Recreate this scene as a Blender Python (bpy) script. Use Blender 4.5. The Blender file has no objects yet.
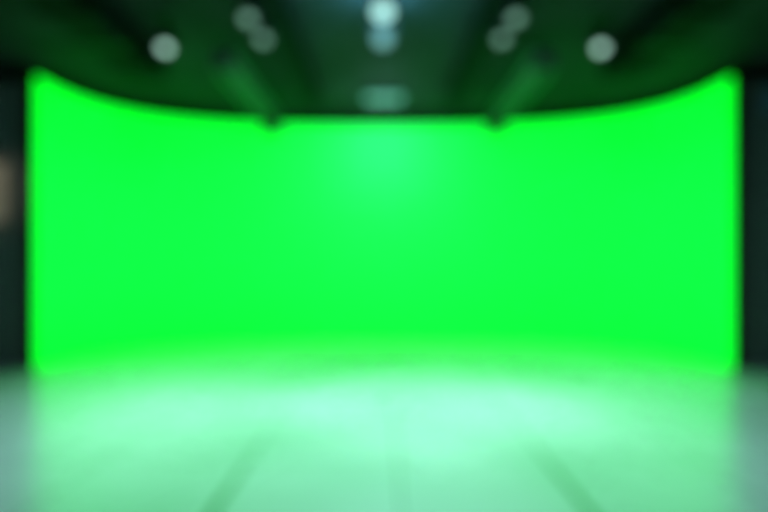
import bpy, bmesh, math
from mathutils import Vector, Matrix
C = bpy.context.scene.collection
CAM_H = 1.5

# ------------------------------------------------------------------ materials
def mat(name, col, rough=0.6, metal=0.0, spec=0.5, emit=None, strength=0.0, noise=0.0, scale=6.0):
    m = bpy.data.materials.new(name); m.use_nodes = True
    nt = m.node_tree; b = nt.nodes['Principled BSDF']
    b.inputs['Roughness'].default_value = rough
    b.inputs['Metallic'].default_value = metal
    b.inputs['Specular IOR Level'].default_value = spec
    b.inputs['Base Color'].default_value = (*col, 1)
    if noise:
        tc = nt.nodes.new('ShaderNodeTexCoord'); n = nt.nodes.new('ShaderNodeTexNoise')
        n.inputs['Scale'].default_value = scale; n.inputs['Detail'].default_value = 4
        r = nt.nodes.new('ShaderNodeValToRGB')
        r.color_ramp.elements[0].position = 0.3; r.color_ramp.elements[1].position = 0.7
        r.color_ramp.elements[0].color = (*[c * (1 - noise) for c in col], 1)
        r.color_ramp.elements[1].color = (*[min(1, c * (1 + noise)) for c in col], 1)
        nt.links.new(tc.outputs['Object'], n.inputs['Vector'])
        nt.links.new(n.outputs['Fac'], r.inputs['Fac'])
        nt.links.new(r.outputs['Color'], b.inputs['Base Color'])
    if emit:
        b.inputs['Emission Color'].default_value = (*emit, 1)
        b.inputs['Emission Strength'].default_value = strength
    return m

def floor_mat():
    m = bpy.data.materials.new('glossy_panel_floor'); m.use_nodes = True
    nt = m.node_tree; N = nt.nodes; L = nt.links; b = N['Principled BSDF']
    tc = N.new('ShaderNodeTexCoord'); sep = N.new('ShaderNodeSeparateXYZ')
    L.new(tc.outputs['Object'], sep.inputs['Vector'])
    def seam(out, size, offset, half):
        a = N.new('ShaderNodeMath'); a.operation = 'ADD'; a.inputs[1].default_value = offset + size / 2
        L.new(out, a.inputs[0])
        p = N.new('ShaderNodeMath'); p.operation = 'PINGPONG'; p.inputs[1].default_value = size / 2
        L.new(a.outputs[0], p.inputs[0])
        s = N.new('ShaderNodeMath'); s.operation = 'SUBTRACT'; s.inputs[0].default_value = size / 2
        L.new(p.outputs[0], s.inputs[1])
        r = N.new('ShaderNodeMapRange'); r.inputs['From Min'].default_value = half * 0.6
        r.inputs['From Max'].default_value = half; r.inputs['To Min'].default_value = 1; r.inputs['To Max'].default_value = 0
        L.new(s.outputs[0], r.inputs['Value'])
        return r.outputs['Result']
    sx = seam(sep.outputs['X'], 1.145, -0.105, 0.007)
    sy = seam(sep.outputs['Y'], 2.4, 0.9, 0.007)
    mx = N.new('ShaderNodeMath'); mx.operation = 'MAXIMUM'; L.new(sx, mx.inputs[0]); L.new(sy, mx.inputs[1])
    # two wide worn joints in the near part of the floor
    d0 = N.new('ShaderNodeMath'); d0.operation = 'SUBTRACT'; d0.inputs[1].default_value = 0.105; L.new(sep.outputs['X'], d0.inputs[0])
    d1 = N.new('ShaderNodeMath'); d1.operation = 'ABSOLUTE'; L.new(d0.outputs[0], d1.inputs[0])
    d2 = N.new('ShaderNodeMath'); d2.operation = 'SUBTRACT'; d2.inputs[1].default_value = 1.145; L.new(d1.outputs[0], d2.inputs[0])
    d3 = N.new('ShaderNodeMath'); d3.operation = 'ABSOLUTE'; L.new(d2.outputs[0], d3.inputs[0])
    jx = N.new('ShaderNodeMapRange'); jx.inputs['From Min'].default_value = .020; jx.inputs['From Max'].default_value = .038
    jx.inputs['To Min'].default_value = 1; jx.inputs['To Max'].default_value = 0; L.new(d3.outputs[0], jx.inputs['Value'])
    jy = N.new('ShaderNodeMapRange'); jy.inputs['From Min'].default_value = 3.1; jy.inputs['From Max'].default_value = 4.6
    jy.inputs['To Min'].default_value = 1; jy.inputs['To Max'].default_value = 0; L.new(sep.outputs['Y'], jy.inputs['Value'])
    jm = N.new('ShaderNodeMath'); jm.operation = 'MULTIPLY'; L.new(jx.outputs[0], jm.inputs[0]); L.new(jy.outputs[0], jm.inputs[1])
    m2 = N.new('ShaderNodeMath'); m2.operation = 'MAXIMUM'; L.new(mx.outputs[0], m2.inputs[0]); L.new(jm.outputs[0], m2.inputs[1]); mx = m2
    n = N.new('ShaderNodeTexNoise'); n.inputs['Scale'].default_value = 0.7; n.inputs['Detail'].default_value = 5
    L.new(tc.outputs['Object'], n.inputs['Vector'])
    cr = N.new('ShaderNodeValToRGB')
    cr.color_ramp.elements[0].position = 0.3; cr.color_ramp.elements[0].color = (*[c * 0.86 for c in FLOOR_COL], 1)
    cr.color_ramp.elements[1].position = 0.7; cr.color_ramp.elements[1].color = (*FLOOR_COL, 1)
    L.new(n.outputs['Fac'], cr.inputs['Fac'])
    mix = N.new('ShaderNodeMix'); mix.data_type = 'RGBA'
    L.new(mx.outputs[0], mix.inputs['Factor']); L.new(cr.outputs['Color'], mix.inputs['A'])
    mix.inputs['B'].default_value = (0.10, 0.11, 0.11, 1)
    L.new(mix.outputs['Result'], b.inputs['Base Color'])
    rr = N.new('ShaderNodeMapRange'); rr.inputs['To Min'].default_value = FLOOR_ROUGH - 0.03; rr.inputs['To Max'].default_value = FLOOR_ROUGH + 0.05
    L.new(n.outputs['Fac'], rr.inputs['Value']); L.new(rr.outputs['Result'], b.inputs['Roughness'])
    b.inputs['Specular IOR Level'].default_value = FLOOR_SPEC; b.inputs['IOR'].default_value = 2.0
    return m

FLOOR_COL = (0.74, 0.76, 0.76)
FLOOR_ROUGH = 0.26
FLOOR_SPEC = 0.5

M = {
    'floor': floor_mat(),
    'ceiling': mat('dark_ceiling', (0.028, 0.028, 0.031), 0.75, spec=0.1, noise=0.3, scale=1.2),
    'wall': mat('dark_wall', (0.20, 0.21, 0.21), 0.8, noise=0.25, scale=1.5),
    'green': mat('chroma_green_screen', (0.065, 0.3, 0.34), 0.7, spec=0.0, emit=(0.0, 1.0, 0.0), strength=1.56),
    'black': mat('black_metal', (0.012, 0.012, 0.012), 0.5, noise=0.2),
    'duct': mat('black_duct', (0.006, 0.006, 0.006), 0.75, spec=0.1, noise=0.2),
    'drape': mat('black_cloth', (0.14, 0.16, 0.15), 0.9, spec=0.1, noise=0.2, scale=20),
    'alu': mat('dull_aluminium', (0.16, 0.17, 0.17), 0.48, metal=0.9, noise=0.1, scale=10),
    'taupe': mat('brownish_grey_board', (0.62, 0.50, 0.41), 0.7, noise=0.15, scale=5),
    'taupe_dark': mat('brown_edging', (0.16, 0.12, 0.09), 0.6, noise=0.15, scale=5),
    'blue': mat('blue_grey_paint', (0.12, 0.20, 0.30), 0.5, noise=0.1),
    'lens': mat('lamp_lens', (0.05, 0.06, 0.06), 0.2, emit=(0.56, 1.0, 0.80), strength=1.45),
    'lens_pair': mat('dim_lamp_lens', (0.05, 0.06, 0.06), 0.2, emit=(0.45, 1.0, 0.70), strength=.5),
    'lens_bright': mat('bright_lamp_lens', (0.05, 0.06, 0.06), 0.2, emit=(0.50, 1.0, 0.94), strength=1.55),
    'lens_mid': mat('mid_lamp_lens', (0.05, 0.06, 0.06), 0.2, emit=(0.42, 1.0, 0.92), strength=.5),
    'teal_lamp': mat('teal_diffuser', (0.10, 0.12, 0.12), 0.5, emit=(0.28, 1.0, 0.95), strength=.26),
    'lens_off': mat('unlit_lens', (0.05, 0.06, 0.06), 0.1),
}

# ------------------------------------------------------------------ mesh helpers
def obj(name, bm, m, parent=None, smooth=False):
    me = bpy.data.meshes.new(name); bmesh.ops.recalc_face_normals(bm, faces=bm.faces)
    bm.to_mesh(me); bm.free()
    me.materials.append(m)
    if smooth:
        me.polygons.foreach_set('use_smooth', [True] * len(me.polygons))
        me.set_sharp_from_angle(angle=math.radians(40))
    o = bpy.data.objects.new(name, me); C.objects.link(o)
    if parent: o.parent = parent
    return o

def add_box(bm, x0, x1, y0, y1, z0, z1, bev=0.0):
    r = bmesh.ops.create_cube(bm, size=1)
    bmesh.ops.scale(bm, vec=(x1 - x0, y1 - y0, z1 - z0), verts=r['verts'])
    bmesh.ops.translate(bm, vec=((x0 + x1) / 2, (y0 + y1) / 2, (z0 + z1) / 2), verts=r['verts'])
    if bev:
        es = list({e for v in r['verts'] for e in v.link_edges})
        bmesh.ops.bevel(bm, geom=es, offset=bev, segments=2, affect='EDGES', profile=0.5)
    return bm

def box(*a, **k): return add_box(bmesh.new(), *a, **k)

def add_tube(bm, a, b, r, n=12, r2=None):
    a, b = Vector(a), Vector(b); d = b - a
    q = d.to_track_quat('Z', 'Y').to_matrix().to_4x4()
    bmesh.ops.create_cone(bm, cap_ends=True, segments=n, radius1=r, radius2=r if r2 is None else r2, depth=d.length,
                          matrix=Matrix.Translation((a + b) / 2) @ q)
    return bm

def add_lathe(bm, prof, n=28):
    """profile of (radius, z) turned round the z axis"""
    rings = []
    for r, z in prof:
        if r < 1e-5: rings.append([bm.verts.new((0, 0, z))])
        else: rings.append([bm.verts.new((r * math.cos(2 * math.pi * k / n), r * math.sin(2 * math.pi * k / n), z)) for k in range(n)])
    for A, B in zip(rings, rings[1:]):
        for k in range(n):
            f = [A[k % len(A)], A[(k + 1) % len(A)], B[(k + 1) % len(B)], B[k % len(B)]]
            u = []
            for v in f:
                if v not in u: u.append(v)
            if len(u) >= 3: bm.faces.new(u)
    return bm

def empty(name, loc, label, cat, group=None):
    o = bpy.data.objects.new(name, None); C.objects.link(o)
    o.location = loc; o['label'] = label; o['category'] = cat
    if group: o['group'] = group
    o.empty_display_size = 0.1
    return o

def struct(name, bm, m, label=None):
    o = obj(name, bm, m); o['kind'] = 'structure'
    if label: o['label'] = label
    return o

def dup(root, loc, rot=None, label=None):
    r = root.copy(); C.objects.link(r); r.location = loc
    if rot is not None: r.rotation_euler = rot
    if label: r['label'] = label
    def kids(a, b):
        for ch in list(a.children):
            c = ch.copy(); C.objects.link(c); c.parent = b; kids(ch, c)
    kids(root, r)
    return r

# ------------------------------------------------------------------ the studio shell
RX, Y0, Y1, CEIL = 7.2, -4.0, 10.6, 4.40
struct('floor', box(-RX - .2, RX + .2, Y0 - .2, Y1 + .2, -0.15, 0), M['floor'], 'pale glossy studio floor with faint panel seams')
struct('ceiling', box(-RX - .2, RX + .2, Y0 - .2, Y1 + .2, CEIL, CEIL + .15), M['ceiling'], 'dark studio ceiling')
struct('wall_left', box(-RX - .2, -RX, Y0, Y1, 0, CEIL), M['wall'])
struct('wall_right', box(RX, RX + .2, Y0, Y1, 0, CEIL), M['wall'])
struct('wall_back', box(-RX, RX, Y1, Y1 + .2, 0, CEIL), M['wall'])
struct('wall_front', box(-RX, RX, Y0 - .2, Y0, 0, CEIL), M['wall'])
# ceiling beams running towards the back, on both sides of the middle bay
for k, s in enumerate((-1, 1)):
    bm = bmesh.new(); x = s * 1.19
    add_box(bm, x - .12, x + .12, Y0, 8.9, CEIL - .03, CEIL); add_box(bm, x - .02, x + .02, Y0, 8.9, CEIL - .20, CEIL - .03)
    add_box(bm, x - .12, x + .12, Y0, 8.9, CEIL - .23, CEIL - .20)
    struct('trim_%d' % (k + 1), bm, M['duct'], 'dark steel beam under the ceiling')

# ------------------------------------------------------------------ the curved green screen
A_, B_, YS, NEXP, TOP = 5.025, 2.64, 7.40, 2.85, 4.23
def plan(t, off=0.0):
    """t from -1 (left end) to 1 (right end) along the curved plan of the screen; off = distance behind its face"""
    a = (1 - t) * math.pi / 2
    c, s = math.cos(a), math.sin(a)
    e = 2 / NEXP
    p = Vector((A_ * math.copysign(abs(c) ** e, c), YS + B_ * max(s, 0) ** e, 0))
    nx = math.copysign((abs(p.x) / A_) ** (NEXP - 1) / A_, p.x); ny = (max(p.y - YS, 0) / B_) ** (NEXP - 1) / B_
    n = Vector((nx, ny, 0)).normalized()
    return p + n * off
def curved_slab(z0, z1, off0, off1, n=144):
    # resample to even arc length
    raw = [plan(-1 + 2 * k / 2000) for k in range(2001)]
    acc = [0.0]
    for a, b in zip(raw, raw[1:]): acc.append(acc[-1] + (b - a).length)
    ts, j = [], 0
    for k in range(n + 1):
        d = acc[-1] * k / n
        while j < 1999 and acc[j + 1] < d: j += 1
        ts.append(-1 + 2 * (j + (d - acc[j]) / max(acc[j + 1] - acc[j], 1e-9)) / 2000)
    bm = bmesh.new(); cols = []
    for t in ts:
        f, b = plan(t, off0), plan(t, off1)
        cols.append([bm.verts.new((f.x, f.y, z0)), bm.verts.new((f.x, f.y, z1)), bm.verts.new((b.x, b.y, z1)), bm.verts.new((b.x, b.y, z0))])
    for P, Q in zip(cols, cols[1:]):
        for k in range(4): bm.faces.new((P[k], P[(k + 1) % 4], Q[(k + 1) % 4], Q[k]))
    bm.faces.new(cols[0]); bm.faces.new(cols[-1])
    return bm
scr = empty('green_screen', (0, YS + B_, 0), 'huge curved bright green screen wrapping round the back of the studio', 'green screen')
def put(o, root):
    """keep a mesh built in room coordinates in place under its root"""
    o.parent = root; o.matrix_parent_inverse = Matrix.Translation(-Vector(root.location)); return o
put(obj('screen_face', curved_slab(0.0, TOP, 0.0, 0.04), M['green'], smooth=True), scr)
put(obj('backing', curved_slab(0.0, TOP, 0.042, 0.10), M['black'], smooth=True), scr)
put(obj('top_rail', curved_slab(TOP + .001, TOP + .03, 0.0, 0.10), M['black'], smooth=True), scr)
for s in (-1, 1):
    put(obj('end_post', box(*sorted((s * (A_ + .002), s * (A_ + .11))), YS - .06, YS - .002, 0, TOP + .03, bev=.006), M['black']), scr)

# ------------------------------------------------------------------ dark flats closing the gaps beside the screen
def flat(s, label):
    r = empty('side_flat', (s * 6.2, YS + .12, 0), label, 'stage flat', 'dark flats beside the green screen')
    x0, x1 = sorted((s * (A_ + .13), s * (RX - .02)))
    bm = bmesh.new(); n = 60                                    # pleated black cloth
    pts = [(x0 + (x1 - x0) * k / n, YS + .06 + .03 * math.sin(k * 1.1)) for k in range(n + 1)]
    F = [[bm.verts.new((x, y, z)) for z in (0.01, TOP - .07)] for x, y in pts]
    G = [[bm.verts.new((x, y + .025, z)) for z in (0.01, TOP - .07)] for x, y in pts]
    for k in range(n):
        bm.faces.new((F[k][0], F[k + 1][0], F[k + 1][1], F[k][1])); bm.faces.new((G[k][0], G[k][1], G[k + 1][1], G[k + 1][0]))
        bm.faces.new((F[k][1], F[k + 1][1], G[k + 1][1], G[k][1])); bm.faces.new((F[k][0], G[k][0], G[k + 1][0], F[k + 1][0]))
    for k in (0, n): bm.faces.new((F[k][0], F[k][1], G[k][1], G[k][0]))
    put(obj('cloth', bm, M['drape'], smooth=True), r)
    put(obj('top_bar', box(x0, x1, YS + .02, YS + .13, TOP - .065, TOP, bev=.008), M['black']), r)
    put(obj('base_rail', box(x0, x1, YS + .125, YS + .19, 0, .08, bev=.008), M['black']), r)
flat(-1, 'dark cloth flat filling the left edge beside the green screen')
flat(1, 'dark cloth flat filling the right edge beside the green screen')

# warm grey-brown board fixed in front of the left flat
bd = empty('wall_board', (-5.72, YS - .05, 2.10), 'blurred brownish grey board on the dark flat at the left edge', 'board')
put(obj('panel', box(-6.1, -5.44, YS - .055, YS - .015, 2.12, 2.95, bev=.005), M['taupe']), bd)
bm = bmesh.new()
add_box(bm, -6.13, -5.41, YS - .065, YS - .01, 2.09, 2.12); add_box(bm, -6.13, -5.41, YS - .065, YS - .01, 2.95, 2.98)
add_box(bm, -6.13, -6.10, YS - .065, YS - .01, 2.12, 2.95); add_box(bm, -5.44, -5.41, YS - .065, YS - .01, 2.12, 2.95)
put(obj('frame', bm, M['taupe_dark']), bd)
# small blue-grey box high on the right flat
bx = empty('junction_box', (5.68, YS - .05, 3.70), 'small dim blue grey box high on the dark right edge', 'box')
put(obj('casing', box(5.48, 5.90, YS - .12, YS - .005, 3.70, 4.06, bev=.015), M['blue']), bx)
put(obj('cover', box(5.51, 5.87, YS - .135, YS - .121, 3.73, 4.03, bev=.005), M['blue']), bx)
bm = bmesh.new(); add_box(bm, 5.66, 5.72, YS - .03, YS - .005, 4.06, TOP + .01); add_box(bm, 5.66, 5.72, YS - .03, YS + .15, TOP + .001, TOP + .012)
put(obj('hook', bm, M['black']), bx)

# ------------------------------------------------------------------ black ducts along the ceiling
def duct(s, label):
    x = s * 3.2
    r = empty('ceiling_duct', (x, 3.0, CEIL - .38), label, 'duct', 'black ducts along the ceiling')
    put(obj('casing', box(x - .24, x + .24, -2.0, 7.0, CEIL - .38, CEIL - .06, bev=.02), M['duct']), r)
    for k in range(7):
        y = -1.4 + k * 1.3
        put(obj('flange', box(x - .27, x + .27, y - .02, y + .02, CEIL - .41, CEIL - .04), M['duct']), r)
    for y in (-.75, 3.15, 5.8):
        bm = bmesh.new()
        for q in (-.285, .285): add_tube(bm, (x + q, y, CEIL - .42), (x + q, y, CEIL), .008, 8)
        add_box(bm, x - .31, x + .31, y - .02, y + .02, CEIL - .435, CEIL - .412)
        put(obj('hanger', bm, M['black']), r)
duct(-1, 'long black duct under the ceiling on the left, outside the lamps')
duct(1, 'long black duct under the ceiling on the right, outside the lamps')

# ------------------------------------------------------------------ the two lighting trusses running towards the screen
TX, TZ, TY0, TY1, TW = 1.94, 3.88, 6.2, 9.0, 0.20
def truss(label):
    r = empty('lighting_truss', (0, 0, 0), label, 'truss', 'trusses running towards the screen')
    h = TW / 2
    for sx in (-1, 1):
        for sz in (0, 1):
            obj('chord', add_tube(bmesh.new(), (sx * h, TY0, sz * TW), (sx * h, TY1, sz * TW), .025, 14), M['alu'], r, True)
    bm = bmesh.new(); n = 12; st = (TY1 - TY0) / n
    for k in range(n):
        ya, yb = TY0 + k * st, TY0 + (k + 1) * st
        f = k % 2
        for sx in (-1, 1): add_tube(bm, (sx * h, ya, f * TW), (sx * h, yb, (1 - f) * TW), .011, 8)
        for sz in (0, 1): add_tube(bm, ((2 * f - 1) * h, ya, sz * TW), ((1 - 2 * f) * h, yb, sz * TW), .011, 8)
    obj('lacing', bm, M['alu'], r, True)
    for y in (TY0, TY1):
        bm = box(-h - .025, h + .025, y - .008, y + .008, -.025, TW + .025)
        obj('end_plate', bm, M['black' if y == TY1 else 'alu'], r)
    for y in (6.6, 7.6, 8.6):
        bm = bmesh.new()
        add_tube(bm, (0, y, TW + .03), (0, y, CEIL - TZ), .010, 8)
        add_box(bm, -h - .03, h + .03, y - .03, y + .03, TW + .022, TW + .05, bev=.005)
        obj('hanger', bm, M['black'], r)
    obj('hoist_motor', box(-.15, .15, TY1 - .30, TY1 - .02, -.13, TW - .03, bev=.03), M['black'], r)
    return r
t0 = truss('green-tinted metal truss left of centre, running back to the green screen')
t0.location = (-TX, 0, TZ)
dup(t0, (TX, 0, TZ), label='green-tinted metal truss right of centre, running back to the green screen')

# ------------------------------------------------------------------ spotlights
def spotlight(aim_pitch, lens, drop, label, group, size=1.0):
    """hangs from z = 0 downwards; the can points along -Y, tilted down by aim_pitch"""
    r = empty('spotlight', (0, 0, 0), label, 'spotlight', group)
    obj('mount', add_lathe(bmesh.new(), [(0, 0), (.07, 0), (.07, -.02), (.02, -.035), (.014, -drop + .19), (0, -drop + .19)], 20), M['black'], r, True)
    bm = bmesh.new(); w = .125 * size                                            # U-shaped yoke
    add_box(bm, -w - .008, w + .008, -.018, .018, -drop + .175, -drop + .19)
    for s in (-1, 1): add_box(bm, s * w - .006, s * w + .006, -.018, .018, -drop - .01, -drop + .176)
    obj('yoke', bm, M['black'], r)
    R = .105 * size
    T = Matrix.Translation((0, 0, -drop)) @ Matrix.Rotation(math.radians(90 - aim_pitch), 4, 'X') @ Matrix.Rotation(math.pi, 4, 'X')
    # local +Z is the beam direction
    T = Matrix.Translation((0, 0, -drop)) @ Vector((0, -math.cos(math.radians(aim_pitch)), -math.sin(math.radians(aim_pitch)))).to_track_quat('Z', 'Y').to_matrix().to_4x4()
    bm = add_lathe(bmesh.new(), [(0, -.17), (.05, -.17), (.075, -.155), (.085, -.12), (.085, -.05), (R, -.03), (R, .13), (R + .008, .135), (R + .008, .16), (R - .012, .16), (R - .012, .125), (0, .125)])
    bm.transform(T); obj('body', bm, M['black'], r, True)
    bm = bmesh.new()
    for k in range(4):                                                    # cooling fins
        add_lathe(bm, [(.084, -.115 + k * .018), (.097, -.115 + k * .018), (.097, -.110 + k * .018), (.084, -.110 + k * .018)])
    bm.transform(T); obj('cooling_fins', bm, M['black'], r, True)
    bm = add_lathe(bmesh.new(), [(0, .150), ((R - .014) * .6, .146), (R - .014, .130), (R - .014, .127), (0, .127)])
    bm.transform(T); o = obj('lens', bm, lens, r, True); o['label'] = 'round lamp lens'
    for s in (-1, 1):
        obj('tilt_knob', add_tube(bmesh.new(), (s * (w - .02), 0, -drop), (s * (w + .025), 0, -drop), .016, 12), M['black'], r, True)
    return r

DROP = 0.31
G1 = 'lit spotlights hanging from the ceiling'
def place(r, px, py, rz=0.0, label=None, first=False):
    elev = 265 - py; z = CEIL - DROP - .08 - CAM_H
    d = z * 512 / elev; x = (px - 384) / 512 * d
    loc = (x, d + .08, CEIL)
    if first:
        r.location = loc; r.rotation_euler = (0, 0, rz); return r
    return dup(r, loc, (0, 0, rz), label)

a = spotlight(55, M['lens'], DROP, 'single bright spotlight on the dark ceiling far to the left', G1, .75)
place(a, 163, 45, .3, first=True)
place(a, 603, 45, -.3, 'single bright spotlight on the dark ceiling far to the right')
p = spotlight(55, M['lens_pair'], DROP, 'nearer and higher lamp of the dim pair left of centre', G1, .75)
place(p, 247, 15, .15, first=True)
place(p, 262, 36, .15, 'farther and lower lamp of the dim pair left of centre')
place(p, 517, 15, -.15, 'nearer and higher lamp of the dim pair right of centre')
place(p, 503, 36, -.15, 'farther and lower lamp of the dim pair right of centre')
c = spotlight(55, M['lens_bright'], DROP, 'brightest white spotlight, at the top centre of the ceiling', G1, 1.0)
place(c, 383, 8, 0, first=True)
c2 = spotlight(55, M['lens_mid'], DROP, 'softer spotlight on the centre line just below the brightest one', G1, 1.0)
place(c2, 383, 36, 0, first=True)
# dim teal light panel under the ceiling just over the middle of the screen
lp = empty('ceiling_light', (0, 8.75, CEIL), 'wide dim teal light on the ceiling just above the middle of the green screen', 'ceiling light')
put(obj('frame', box(-.36, .36, 8.54, 8.96, CEIL - .05, CEIL, bev=.01), M['black']), lp)
put(obj('diffuser', box(-.31, .31, 8.58, 8.92, CEIL - .06, CEIL - .0505), M['teal_lamp']), lp)

# ------------------------------------------------------------------ lights
def spot(name, loc, target, power, col, angle, blend=1.0, r=.08):
    l = bpy.data.lights.new(name, 'SPOT'); l.energy = power; l.color = col
    l.spot_size = math.radians(angle); l.spot_blend = blend; l.shadow_soft_size = r
    o = bpy.data.objects.new(name, l); C.objects.link(o); o.location = loc
    o.rotation_euler = (Vector(target) - Vector(loc)).to_track_quat('-Z', 'Y').to_euler()
    return o
TEAL = (0.54, .97, 1.0)
SP = 1.0
def lens_pos(px, py):
    elev = 265 - py; z = CEIL - DROP - .08 - CAM_H; d = z * 512 / elev
    return ((px - 384) / 512 * d, d - .12, CEIL - DROP - .30)
W = 270
for px, py, tx, ty, w, ang in ((163, 45, -3.0, 5.2, .7, 80), (603, 45, 3.0, 5.2, 0.6, 80),
                               (247, 15, -1.7, 4.9, .9, 62), (262, 36, -2.0, 6.4, .62, 72),
                               (517, 15, 1.5, 4.6, .6, 62), (503, 36, 2.0, 6.6, .4, 78),
                               (383, 8, 0.0, 3.4, 0.9, 40), (383, 36, .42, 5.6, 1.8, 60)):
    spot('spotlight_beam', lens_pos(px, py), (tx, ty, 0), W * w * SP, TEAL, ang)
spot('board_fill', (-4.3, 5.0, 3.7), (-5.75, YS, 2.55), 75, (1.0, .85, .72), 26, .6)  # added unseen spot that brightens the board, no fixture there
# panel light on the screen top, plus two added point lights without fixtures
pl = bpy.data.lights.new('panel_glow', 'AREA'); pl.energy = 22; pl.color = (.85, .9, 1.0); pl.shape = 'RECTANGLE'; pl.size = .5; pl.size_y = .34
o = bpy.data.objects.new('panel_glow', pl); C.objects.link(o); o.location = (0, 8.75, CEIL - .075); o.rotation_euler = (math.radians(25), 0, 0)
pl = bpy.data.lights.new('centre_fill', 'POINT'); pl.energy = 52; pl.color = (.18, .75, 1.0); pl.shadow_soft_size = .12  # added fill for the teal halo on the ceiling round the centre lamps
o = bpy.data.objects.new('centre_fill', pl); C.objects.link(o); o.location = (0, 5.4, CEIL - .32)
pl = bpy.data.lights.new('panel_fill', 'POINT'); pl.energy = 15.0; pl.color = (.5, .85, 1.0); pl.shadow_soft_size = .15  # added fill hanging free below the panel, lifts the ceiling at the back
o = bpy.data.objects.new('panel_fill', pl); C.objects.link(o); o.location = (0, 8.6, CEIL - .60)
# added unseen area light brightening the floor at the camera end, no fixture
al = bpy.data.lights.new('camera_end_fill', 'AREA'); al.energy = 130; al.color = TEAL; al.shape = 'RECTANGLE'; al.size = 6; al.size_y = 2
o = bpy.data.objects.new('camera_end_fill', al); C.objects.link(o); o.location = (0, 1.0, CEIL - .05)

w = bpy.data.worlds.new('studio_world'); bpy.context.scene.world = w; w.use_nodes = True
w.node_tree.nodes['Background'].inputs['Color'].default_value = (0.01, 0.012, 0.012, 1)
w.node_tree.nodes['Background'].inputs['Strength'].default_value = 0.2

# ------------------------------------------------------------------ camera, far out of focus
cam = bpy.data.cameras.new('camera'); co = bpy.data.objects.new('camera', cam); C.objects.link(co)
co.location = (0, 0, CAM_H); co.rotation_euler = (math.pi / 2, 0, 0)
cam.sensor_width = 36; cam.lens = 24; cam.shift_y = 9 / 768
cam.clip_start = .05; cam.clip_end = 100
cam.dof.use_dof = True; cam.dof.focus_distance = 0.30
COC = 27
cam.dof.aperture_fstop = .024 / (COC / (512 * (1 / .30 - 1 / 8.0)))
cam.dof.aperture_blades = 0
bpy.context.scene.camera = co
vs = bpy.context.scene.view_settings
bpy.context.scene.display_settings.display_device = 'sRGB'
vs.view_transform = 'Standard'; vs.look = 'None'; vs.exposure = 0; vs.gamma = 1; vs.use_curve_mapping = False
